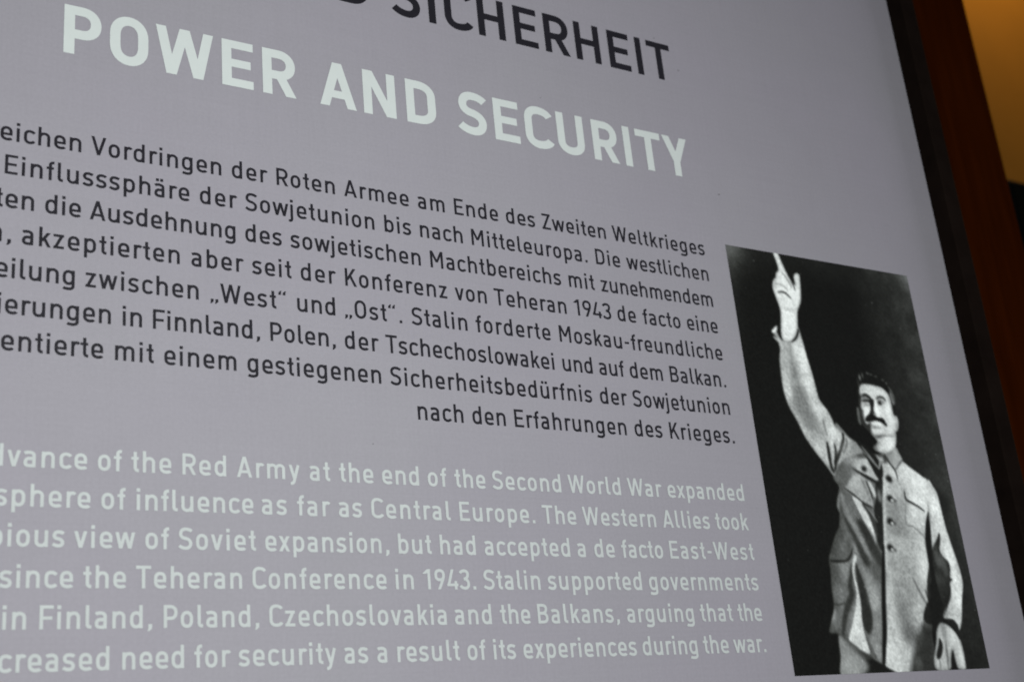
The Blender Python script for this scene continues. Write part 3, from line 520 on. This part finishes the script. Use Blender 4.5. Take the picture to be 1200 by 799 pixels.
 ["b", 170, 6.17, 5.99, 0.4, "slv", [60.9, 176.2]],
 ["b", 195, 7.41, 9.97, 0.7, "slv", [90.6, 172.7]],
 ["b", 195, 7.41, 7.98, 0.5, "slv", [104.4, 176.6]],
 ["b", 170, 7.41, 9.97, 0.5, "slv", [72.5, 188.2]],
 ["s", 84, 2.56, 2.28, 0.3, "slv", [59.8, 88.3, 57.1, 105.2, 59.7, 126.3, 61.6, 145.7]],
 ["s", 70, 2.56, 1.82, 0.5, "slv", [83.1, 160.3, 83.3, 168.3, 84.5, 176.3]],
 ["s", 20, 4.1, 1.82, 0.9, "slv", [83.0, 182.8, 82.7, 193.9, 82.3, 203.4, 84.6, 211.2]],
 ["s", 20, 2.56, 1.37, 0.85, "slv", [91.7, 183.8, 91.5, 191.8, 87.1, 203.2]],
 ["s", 24, 3.59, 1.6, 0.9, "slv", [104.0, 171.0, 104.0, 178.3, 97.4, 189.9, 90.4, 199.9, 86.0, 209.6]],
 ["s", 190, 3.08, 1.82, 0.7, "slv", [98.3, 175.4, 97.4, 183.5, 94.0, 190.1]],
 ["s", 185, 2.56, 1.37, 0.6, "slv", [89.1, 180.8, 87.6, 190.5, 86.6, 198.5]],
 ["s", 185, 2.56, 1.37, 0.6, "slv", [79.8, 187.7, 79.6, 197.3, 80.9, 205.1]],
 ["s", 40, 2.05, 1.37, 0.7, "slv", [107.4, 177.2, 107.1, 182.9, 100.4, 192.9]],
 ["b", 140, 9.88, 11.97, 0.5, "chest", [105.7, 192.6]],
 ["b", 150, 7.41, 5.99, 0.5, "chest", [111.6, 198.7]],
 ["b", 70, 6.17, 3.99, 0.6, "chest", [105.8, 205.4]],
 ["b", 165, 7.41, 4.99, 0.6, "chest", [119.5, 201.5]],
 ["s", 140, 1.8, 1.37, 0.6, "chest", [108.3, 178.0, 116.1, 180.7, 130.2, 192.9, 142.2, 205.2]],
 ["s", 190, 3.59, 1.82, 0.9, "", [39.9, 81.3, 44.6, 77.4, 48.1, 75.4]],
 ["s", 185, 2.56, 1.37, 0.7, "", [39.9, 85.4, 43.3, 88.4, 47.6, 89.6]],
 ["f", 20, 0.95, 0.95, "", "", 1, [46.3, 76.4, 50.2, 71.6, 51.2, 72.5, 49.6, 81.1, 50.0, 87.7, 46.9, 83.0]],
 ["f", 196, 0.95, 1, "", "hand", 1, [57.4, -0.4, 61.3, -1.8, 63.7, 0.1, 65.8, 6.8, 68.1, 13.0, 70.2, 18.8, 73.5, 25.3, 77.2, 29.7, 78.3, 28.5, 78.0, 22.1, 80.3, 18.3, 83.8, 17.3, 86.1, 19.3, 85.2, 27.3, 83.9, 37.9, 81.5, 46.8, 76.5, 55.2, 74.6, 59.7, 72.0, 73.6, 68.7, 80.7, 62.0, 87.8, 55.4, 89.3, 50.7, 87.6, 50.2, 79.3, 53.4, 62.1, 53.4, 55.4, 51.2, 46.3, 49.5, 39.7, 49.3, 34.5, 51.3, 29.1, 55.0, 25.2, 56.6, 20.6, 60.2, 16.7, 59.2, 8.1, 57.6, 3.1]],
 ["b", 150, 2.96, 7.18, 0.7, "hand", [53.0, 30.6]],
 ["b", 150, 6.42, 1.99, 0.6, "hand", [64.7, 56.1]],
 ["b", 170, 4.45, 5.99, 0.5, "hand", [58.1, 48.0]],
 ["b", 172, 1.98, 11.97, 0.5, "hand", [72.7, 59.9]],
 ["b", 165, 1.48, 7.98, 0.5, "hand", [84.0, 25.7]],
 ["b", 170, 1.23, 7.98, 0.5, "hand", [60.8, 7.9]],
 ["b", 176, 4.94, 5.99, 0.4, "hand", [54.9, 82.2]],
 ["b", 160, 3.46, 1.99, 0.5, "hand", [58.9, 24.7]],
 ["s", 105, 1.8, 1.37, 0.8, "hand", [63.6, 18.3, 68.0, 23.5, 71.5, 29.4, 73.7, 34.0]],
 ["s", 112, 1.8, 1.6, 0.7, "hand", [53.2, 31.8, 59.5, 31.7, 64.3, 33.8, 67.7, 37.3]],
 ["s", 50, 2.31, 1.6, 0.85, "hand", [54.5, 40.6, 60.0, 39.2, 64.9, 40.6, 70.3, 44.8]],
 ["s", 40, 1.54, 0.91, 0.8, "hand", [73.5, 27.1, 76.0, 31.1, 77.1, 36.2]],
 ["s", 150, 1.54, 1.37, 0.5, "hand", [69.1, 21.1, 73.1, 27.1]],
 ["s", 150, 1.28, 1.14, 0.5, "hand", [58.7, 17.8, 63.1, 16.6, 66.6, 17.9]],
 ["s", 22, 2.31, 1.03, 0.95, "", [61.8, 88.4, 67.3, 84.5, 71.1, 78.4, 71.8, 75.3]],
 ["f", 176, 0.95, 1, "", "sl2", 1, [203.7, 212.0, 208.8, 218.4, 212.4, 225.6, 213.4, 239.5, 214.6, 257.3, 218.0, 276.5, 221.5, 295.5, 221.7, 309.7, 216.3, 323.8, 210.3, 342.4, 204.6, 351.5, 203.8, 346.9, 198.7, 341.5, 187.0, 339.9, 193.2, 330.0, 199.3, 320.7, 186.2, 308.4, 190.8, 277.0, 194.5, 256.2, 195.7, 242.5, 196.7, 228.7]],
 ["b", 205, 7.41, 23.94, 0.7, "sl2", [207.3, 251.0]],
 ["b", 205, 6.17, 11.97, 0.6, "sl2", [202.9, 235.0]],
 ["b", 212, 5.43, 15.96, 0.7, "sl2", [211.9, 289.3]],
 ["b", 210, 6.9, 14.88, 0.7, "sl2", [211.3, 316.7]],
 ["b", 120, 2.47, 11.97, 0.4, "sl2", [195.9, 243.3]],
 ["f", 30, 1.52, 0.95, "", "", 1, [204.5, 262.4, 203.5, 270.4, 200.2, 278.4, 203.1, 284.7, 208.5, 289.4, 209.2, 295.7, 206.6, 303.6, 209.4, 305.4, 205.0, 309.0, 204.5, 314.5, 201.7, 322.3, 195.9, 330.0, 191.4, 336.1, 185.7, 340.6, 172.6, 340.5, 173.4, 314.6, 183.8, 289.7, 190.3, 278.6, 198.7, 268.9]],
 ["b", 96, 6.42, 6.78, 0.7, "", [198.8, 289.5]],
 ["b", 80, 3.46, 9.97, 0.7, "", [194.6, 283.3]],
 ["b", 70, 9.88, 5.99, 0.6, "", [191.6, 305.2]],
 ["b", 88, 3.46, 5.99, 0.6, "", [202.8, 297.3]],
 ["b", 56, 9.88, 7.98, 0.5, "", [186.8, 317.6]],
 ["f", 24, 1.33, 0.93, "", "", 1, [191.4, 251.5, 187.7, 258.0, 183.6, 270.8, 182.5, 286.6, 181.4, 306.1, 178.5, 310.7, 176.7, 314.6, 176.1, 322.3, 170.0, 326.8, 162.6, 337.4, 164.8, 345.0, 180.0, 345.1, 188.8, 329.9, 187.5, 311.5, 187.8, 291.2, 189.5, 273.9, 194.1, 254.6]],
 ["s", 24, 2.05, 1.37, 0.8, "", [195.7, 242.5, 191.4, 251.5, 187.9, 259.6]],
 ["b", 110, 9.22, 5.21, 0.75, "sl2", [190.8, 336.8]],
 ["b", 180, 5.76, 5.58, 0.5, "sl2", [197.8, 341.2]],
 ["f", 164, 0.89, 1, "", "hd2", 1, [182.4, 344.4, 192.0, 346.8, 199.4, 353.3, 203.2, 361.1, 204.4, 371.0, 203.6, 383.6, 202.6, 385.6, 194.4, 385.7, 191.8, 381.9, 191.1, 370.7, 190.0, 369.3, 186.4, 376.2, 182.6, 385.5, 166.0, 385.6, 164.3, 377.7, 168.2, 368.9, 172.0, 360.6, 175.5, 350.8]],
 ["b", 205, 6.9, 9.3, 0.6, "hd2", [196.7, 355.3]],
 ["f", 26, 1.24, 0.95, "hd2", "", 1, [176.9, 357.9, 179.3, 363.5, 177.7, 369.0, 173.5, 375.2, 168.9, 375.8, 169.4, 371.6, 173.5, 364.8]],
 ["b", 90, 3.22, 9.3, 0.5, "hd2", [184.2, 352.4]],
 ["s", 165, 1.92, 1.7, 0.5, "hd2", [196.9, 351.1, 198.1, 361.0, 198.8, 369.5]],
 ["s", 70, 1.67, 1.7, 0.8, "hd2", [184.2, 360.8, 183.3, 369.2, 182.5, 376.1, 180.4, 384.6]],
 ["s", 120, 1.43, 1.27, 0.6, "hd2", [202.1, 369.5, 201.6, 377.9, 199.9, 385.1]],
 ["s", 90, 1.92, 1.7, 0.6, "hd2", [182.5, 363.6, 181.7, 371.9, 180.7, 381.6]],
 ["s", 60, 1.43, 1.07, 0.5, "hd2", [171.3, 375.8, 171.7, 381.4, 169.9, 384.8]],
 ["b", 210, 2.77, 11.16, 0.7, "hd2", [200.4, 375.1]],
 ["s", 22, 2.15, 0.95, 0.95, "", [181.1, 343.3, 188.5, 344.5, 194.7, 348.0, 200.2, 354.0, 202.6, 359.7]],
 ["b", 18, 3.71, 2.99, 0.98, "", [152.0, 213.2]],
 ["b", 18, 2.96, 2.39, 0.9, "", [153.5, 214.5]],
 ["b", 18, 3.71, 2.99, 0.98, "", [148.6, 231.8]],
 ["b", 18, 2.96, 2.39, 0.9, "", [150.1, 233.1]],
 ["b", 205, 1.98, 1.4, 0.9, "", [151.0, 233.7]],
 ["b", 30, 1.98, 1.6, 0.6, "", [154.6, 234.0]],
 ["b", 18, 3.71, 2.99, 0.98, "", [143.2, 253.2]],
 ["b", 18, 2.96, 2.39, 0.9, "", [144.6, 254.5]],
 ["b", 205, 1.98, 1.4, 0.9, "", [145.5, 255.1]],
 ["b", 30, 1.98, 1.6, 0.6, "", [149.1, 255.4]],
 ["b", 18, 3.71, 2.99, 0.98, "", [136.8, 277.4]],
 ["b", 18, 2.96, 2.39, 0.9, "", [138.2, 278.6]],
 ["b", 205, 1.98, 1.4, 0.9, "", [139.1, 279.2]],
 ["b", 30, 1.98, 1.6, 0.6, "", [142.6, 279.6]],
 ["b", 18, 3.46, 2.79, 0.97, "", [122.9, 205.5]],
]

# ---------------------------------------------------------------- the panel
panel = bpy.data.objects.new('exhibition_panel', None); COL.objects.link(panel); panel.location = (0, 0, HZ)
tag(panel, 'grey exhibition text panel in a black frame with German and English texts', 'text panel')
PX0, PX1, PZ0, PZ1 = -0.92, 0.611, -0.56, 0.56
box('face', (PX0, 0.0, PZ0, PX1, 0.004, PZ1), M_face, panel)
box('back_board', (PX0, 0.0045, PZ0, PX1, 0.058, PZ1), M_core, panel)

# frame rails with a stepped profile and a paler outer edge, butted end to end
def rail(name, length, mat, loc, rz):
    """profile in x (outward from the face) and y (towards the wall), run along z"""
    prof = [(0.0, 0.0035), (0.0, -0.0185), (0.0012, -0.0200), (0.0185, -0.0200), (0.0200, -0.0188), (0.0204, -0.0160), (0.0218, -0.0150), (0.0255, -0.0150), (0.0270, -0.0138), (0.0270, 0.060), (0.0005, 0.060), (0.0005, 0.0035)]
    bm = bmesh.new(); n = len(prof)
    vs = [[bm.verts.new((a, b, s * length / 2)) for a, b in prof] for s in (-1, 1)]
    for i in range(n): bm.faces.new((vs[0][i], vs[0][(i+1) % n], vs[1][(i+1) % n], vs[1][i]))
    bm.faces.new(vs[0][::-1]); bm.faces.new(vs[1])
    bmesh.ops.recalc_face_normals(bm, faces=bm.faces)
    me = bpy.data.meshes.new(name); bm.to_mesh(me); bm.free()
    me.materials.append(mat); me.materials.append(M_edge)
    for f in me.polygons:
        if 0.0195 < f.center[0] < 0.0275 and f.center[1] < -0.010: f.material_index = 1
    o = bpy.data.objects.new(name, me); COL.objects.link(o); o.parent = panel
    o.location = loc; o.rotation_euler = (0, rz, 0); return o
H = PZ1 - PZ0; Wd = PX1 - PX0
rail('frame_rail', H, M_frame, (PX1, 0, 0), 0)
rail('frame_rail', H, M_frame, (PX0, 0, 0), math.pi)
rail('frame_rail', Wd + 0.054, M_frame, ((PX0 + PX1) / 2, 0, PZ1), -math.pi / 2)
rail('frame_rail', Wd + 0.054, M_frame, ((PX0 + PX1) / 2, 0, PZ0), math.pi / 2)

# printed lines: every letter is built once per weight from strokes, then set along its line
CACHE = {}
def letter(ch, w):
    if (ch, w) not in CACHE:
        polys, l, W_, r = glyph(ch, w)
        vs = []; fs = []
        for p in polys:
            a = sum(p[i-1][0] * p[i][1] - p[i][0] * p[i-1][1] for i in range(len(p)))
            if abs(a) < 1e-7: continue
            if a < 0: p = p[::-1]
            fs.append(list(range(len(vs), len(vs) + len(p)))); vs += [Vector(q) for q in p]
        ov, oe, of, _, _, orig = delaunay_2d_cdt(vs, [], fs, 0, 1e-5)
        quads = [[vs[i] for i in f] for f in fs]
        def covered(t):                                  # the triangle's middle lies in one of the stroke pieces
            c = sum((ov[i] for i in t), Vector((0, 0))) / len(t)
            for q in quads:
                inside = False
                for i in range(len(q)):
                    a, b = q[i-1], q[i]
                    if (a.y > c.y) != (b.y > c.y) and c.x < (b.x - a.x) * (c.y - a.y) / (b.y - a.y) + a.x: inside = not inside
                if inside: return True
            return False
        tris = [t for t in of if covered(t)]
        CACHE[(ch, w)] = ([(v.x, v.y) for v in ov], tris, l, W_, r)
    return CACHE[(ch, w)]
Z_INK = -0.00025
def set_line(name, base, cap, w, words, mat):
    V = []; F = []
    def put(ch, x):                                      # x = left edge of the ink
        vs, tris, l, W_, r = letter(ch, w)
        o = len(V); V.extend((x + a * cap, Z_INK, -base + b * cap) for a, b in vs)
        F.extend([[i + o for i in t] for t in tris])
    for text, before, x0, t in words:                    # before = letters that lead up to the word's fixed point
        npre = len(before); text = before + text
        x = x0
        for i in range(npre, len(text)):
            vs, tris, l, W_, r = letter(text[i], w)
            if i > npre: x += l * cap
            put(text[i], x); x += (W_ + r + t) * cap
        x = x0 - letter(text[npre], w)[2] * cap
        for i in range(npre - 1, -1, -1):
            vs, tris, l, W_, r = letter(text[i], w)
            x -= (t + r + W_) * cap; put(text[i], x); x -= l * cap
    me = bpy.data.meshes.new(name); me.from_pydata(V, [], F); me.validate(); me.update()
    if sum(f.normal.y for f in me.polygons) > 0: me.flip_normals()
    return link(name, me, mat, panel)
for key, base, words in LINES:
    if key in 'SP':
        for word in words:
            o = set_line('heading_word', base, 0.0402, 0.188 if key == 'P' else 0.168, [word], M_white if key == 'P' else M_black)
            o['label'] = 'large pale word of the English heading' if key == 'P' else 'large black word of the German heading'
    else:
        o = set_line('text_line', base, 0.0144, 0.150 if key[0] == 'E' else 0.140, words, M_white2 if key[0] == 'E' else M_black)
        o['label'] = 'line of pale English text' if key[0] == 'E' else 'line of black German text'

# ---------------------------------------------------------------- the printed photograph
# left 0.3158, top 0.1265 above the panel's middle, 234 x 386 mm; tones drawn by brush strokes given in mm
PW, PH = 234.0, 385.9
NX, NY = 390, 640
gx, gy = np.meshgrid(np.linspace(0, PW, NX), np.linspace(0, PH, NY))
rng = np.random.default_rng(7)
def noise(cell, seed):
    r = np.random.default_rng(seed); w_, h_ = int(PW / cell) + 3, int(PH / cell) + 3
    g = r.random((h_, w_)); fx, fy = gx / cell, gy / cell; ix, iy = fx.astype(int), fy.astype(int); tx, ty = fx - ix, fy - iy
    tx = tx*tx*(3-2*tx); ty = ty*ty*(3-2*ty)
    return (g[iy, ix]*(1-tx) + g[iy, ix+1]*tx)*(1-ty) + (g[iy+1, ix]*(1-tx) + g[iy+1, ix+1]*tx)*ty
fb = 0.5*noise(18, 1) + 0.3*noise(7, 2) + 0.2*noise(3, 3)
img = 18 + 0*gx
edge_r = np.clip((gx - 150) / 84, 0, 1) * np.clip(1.25 - gy / PH * 0.75, 0, 1)
img += edge_r * (14 + 44 * fb)
img += 10 * np.clip(1 - gy / 30, 0, 1) * (0.5 + fb)
img += 50 * (0.45 + 0.9 * fb) * np.exp(-((gx / 22)**2 + (gy / 26)**2)) + 30 * np.exp(-(((gx - PW) / 12)**2 + (gy / 10)**2))
img += 14 * np.exp(-(gx / 9)**2) * np.clip(1 - gy / 110, 0, 1)
MASKS = {}
ROUND = {'hand': 3.4, 'hd2': 3.4, 'face': 5.0, 'neck': 4.5, 'tor': 7.0, 'chest': 5.0, 'col': 3.0, 'slv': 2.5}
def seg_dist(P, sx, sy, closed):
    n = len(P); d2 = np.full(sx.shape, 1e9)
    for i in range(n if closed else n - 1):
        ax, ay = P[i]; bx, by = P[(i+1) % n]; vx, vy = bx-ax, by-ay; l = vx*vx + vy*vy + 1e-9
        t = np.clip(((sx-ax)*vx + (sy-ay)*vy) / l, 0, 1)
        d2 = np.minimum(d2, (sx-ax-t*vx)**2 + (sy-ay-t*vy)**2)
    return np.sqrt(d2)
def smooth(P, closed):
    n = len(P)
    if n < 3: return P
    out = []
    rngi = range(n if closed else n - 1)
    for i in rngi:
        g = (lambda k: P[k % n]) if closed else (lambda k: P[min(max(k, 0), n-1)])
        a, b, c, d = g(i-1), g(i), g(i+1), g(i+2)
        for t in (0, .25, .5, .75):
            out.append(tuple(0.5*(2*b[k] + (c[k]-a[k])*t + (2*a[k]-5*b[k]+4*c[k]-d[k])*t*t + (3*b[k]-a[k]-3*c[k]+d[k])*t**3) for k in (0, 1)))
    if not closed: out.append(P[-1])
    return out
def window(P, m):
    x = [p[0] for p in P]; y = [p[1] for p in P]
    i0 = max(0, int((min(x)-m)/PW*(NX-1))); i1 = min(NX, int((max(x)+m)/PW*(NX-1))+2)
    j0 = max(0, int((min(y)-m)/PH*(NY-1))); j1 = min(NY, int((max(y)+m)/PH*(NY-1))+2)
    return slice(j0, j1), slice(i0, i1)
def lay(sl, a, g, clip):
    if clip: a = a * MASKS[clip][sl]
    img[sl] = img[sl] * (1 - a) + g * a
for op in OPS:
    if op[0] == 'b':
        _, g, rx, ry, al, clip, c = op
        sl = window([c], 2.6 * max(rx, ry))
        if sl[0].start >= sl[0].stop or sl[1].start >= sl[1].stop: continue
        q = ((gx[sl]-c[0])/rx)**2 + ((gy[sl]-c[1])/ry)**2
        lay(sl, al * np.exp(-q * q * 0.55 - q * 0.35), g, clip)
        continue
    pts = op[-1]; P = [(pts[i], pts[i+1]) for i in range(0, len(pts), 2)]
    if op[0] == 'f':
        _, g, so, al, clip, name, sm, _p = op
        P = smooth(P, True); sl = window(P, so + 1)
        sx, sy = gx[sl], gy[sl]
        if sx.size == 0: continue
        ins = np.zeros(sx.shape, bool)
        for i in range(len(P)):
            (ax, ay), (bx, by) = P[i-1], P[i]
            if ay == by: continue
            ins ^= ((ay > sy) != (by > sy)) & (sx < (bx-ax)*(sy-ay)/(by-ay) + ax)
        d = seg_dist(P, sx, sy, True) * np.where(ins, 1, -1)
        so = max(so, 0.7); a = np.clip(0.5 + d / so, 0, 1); a = a*a*(3-2*a)
        if name:
            mk = np.zeros_like(gx); mk[sl] = a; MASKS[name] = mk
            if name in ROUND:                            # rounded forms of the photographed figure turn darker at their rim
                g = g * (0.70 + 0.30 * np.clip(d / ROUND[name], 0, 1)**0.8)
        lay(sl, a * al, g, clip)
    else:
        _, g, wd, so, al, clip, _p = op
        P = smooth(P, False); sl = window(P, wd + so + 1)
        sx, sy = gx[sl], gy[sl]
        if sx.size == 0: continue
        so = max(so, 0.7); n = len(P); a = np.zeros(sx.shape)
        for i in range(n - 1):                           # a brush that thins towards both ends
            ax, ay = P[i]; bx, by = P[i+1]; vx, vy = bx-ax, by-ay
            t = np.clip(((sx-ax)*vx + (sy-ay)*vy) / (vx*vx + vy*vy + 1e-9), 0, 1)
            d = np.sqrt((sx-ax-t*vx)**2 + (sy-ay-t*vy)**2); u = (i + t) / (n - 1)
            hw = wd / 2 * (0.30 + 0.70 * np.sin(np.pi * np.clip(u, 0, 1))**0.6)
            a = np.maximum(a, np.clip(0.5 + (hw - d) / so, 0, 1))
        a = a*a*(3-2*a)
        lay(sl, a * al, g, clip)
def blur(a):
    k = (1, 2, 1)
    p_ = np.pad(a, 1, 'edge'); a = sum(k[i] * p_[i:i+a.shape[0], 1:-1] for i in range(3)) / 4
    p_ = np.pad(a, 1, 'edge'); return sum(k[i] * p_[1:-1, i:i+a.shape[1]] for i in range(3)) / 4
for _k in range(2): img = blur(img)                       # the print is an enlargement, its edges are soft
# woollen cloth mottling inside the tunic, then film grain
cloth = np.maximum(np.maximum(MASKS['tor'], MASKS['slv']), MASKS['sl2'])
img *= 1 + cloth * 0.15 * (0.35*noise(8, 11) + 0.35*noise(2.6, 12) + 0.3*noise(1.5, 13) - 0.5) * 2
img *= 1 + 0.05 * (noise(1.3, 21) - 0.5) * 2
img += (3.0 + 0.05 * img) * (noise(1.1, 22) - 0.5) * 2 + (1.5 + 0.02 * img) * rng.standard_normal(img.shape)
img = blur(img)
for _k in range(40):                                     # scratches and dust on the old negative
    cx, cy = rng.random() * PW, rng.random() * PH; r = 0.4 + rng.random() * 0.7
    img += (14 + 20 * rng.random()) * np.exp(-((gx-cx)**2 + (gy-cy)**2) / r**2)
img = 238 * (np.clip(img, 4, 236) / 238) ** 1.13 / 255    # contrast of the old print
lin = np.where(img < 0.04045, img / 12.92, ((img + 0.055) / 1.055)**2.4)
alb = np.stack([lin * 0.935 * 1.14, lin * 1.0 * 1.14, lin * 0.99 * 1.14, np.ones_like(lin)], -1)
lo = np.clip(1 - img / 0.35, 0, 1)[..., None]           # the blacks of the print lean to olive
alb[..., :3] *= 1 + lo * np.array([-0.0, 0.02, -0.10])
idx = np.arange(NX * NY).reshape(NY, NX)
quads = np.stack([idx[:-1, :-1], idx[1:, :-1], idx[1:, 1:], idx[:-1, 1:]], -1).reshape(-1, 4)
co = np.stack([0.3158 + gx / 1000, np.full_like(gx, -0.00035), 0.1265 - gy / 1000], -1).reshape(-1, 3)
me = bpy.data.meshes.new('photo_print')
me.vertices.add(len(co)); me.vertices.foreach_set('co', co.astype(np.float32).ravel())
me.loops.add(quads.size); me.loops.foreach_set('vertex_index', quads.astype(np.int32).ravel())
me.polygons.add(len(quads)); me.polygons.foreach_set('loop_start', np.arange(0, quads.size, 4, dtype=np.int32))
me.update(calc_edges=True)
ca = me.color_attributes.new('tone', 'FLOAT_COLOR', 'POINT'); ca.data.foreach_set('color', alb.astype(np.float32).ravel())
M_photo = material('photographic_print', (0.5, 0.5, 0.5), 0.7, 0.03)
at = M_photo.node_tree.nodes.new('ShaderNodeAttribute'); at.attribute_name = 'tone'
M_photo.node_tree.links.new(at.outputs['Color'], M_photo.node_tree.nodes['Principled BSDF'].inputs['Base Color'])
ph = link('photo_print', me, M_photo, panel)
ph['label'] = 'black and white photograph of a moustached man in a buttoned tunic raising one arm'

# a few specks of dust lying on the print
bm = bmesh.new()
for x, z, r in [(0.318, 0.178, 0.0009), (0.292, 0.305, 0.0007), (0.268, 0.335, 0.0006), (-0.05, -0.085, 0.0005), (0.40, 0.22, 0.0005), (0.13, 0.24, 0.0005)]:
    bmesh.ops.create_icosphere(bm, subdivisions=1, radius=r, matrix=Matrix.Translation((x, -r * 0.6, z)) @ Matrix.Diagonal((1, 0.6, 0.7, 1)))
me = bpy.data.meshes.new('dust'); bm.to_mesh(me); bm.free()
tag(link('dust', me, M_black, panel), kind='stuff')
me.materials.clear(); me.materials.append(M_bracket)

# ---------------------------------------------------------------- loudspeaker hanging on the ochre wall
sp = bpy.data.objects.new('wall_speaker', None); COL.objects.link(sp); sp.location = (3.02, 1.6, 3.335)
tag(sp, 'black box shaped loudspeaker on the ochre wall beside the brown pillar', 'loudspeaker')
box('cabinet', (-0.14, -0.11, -0.30, 0.14, 0.10, 0.0), M_speaker, sp, 0.01, 2)
box('grille', (-0.125, -0.118, -0.285, 0.125, -0.1105, -0.015), M_grille, sp, 0.002, 1)
box('bracket', (-0.03, 0.1005, -0.20, 0.03, 0.134, -0.10), M_bracket, sp, 0.002, 1)
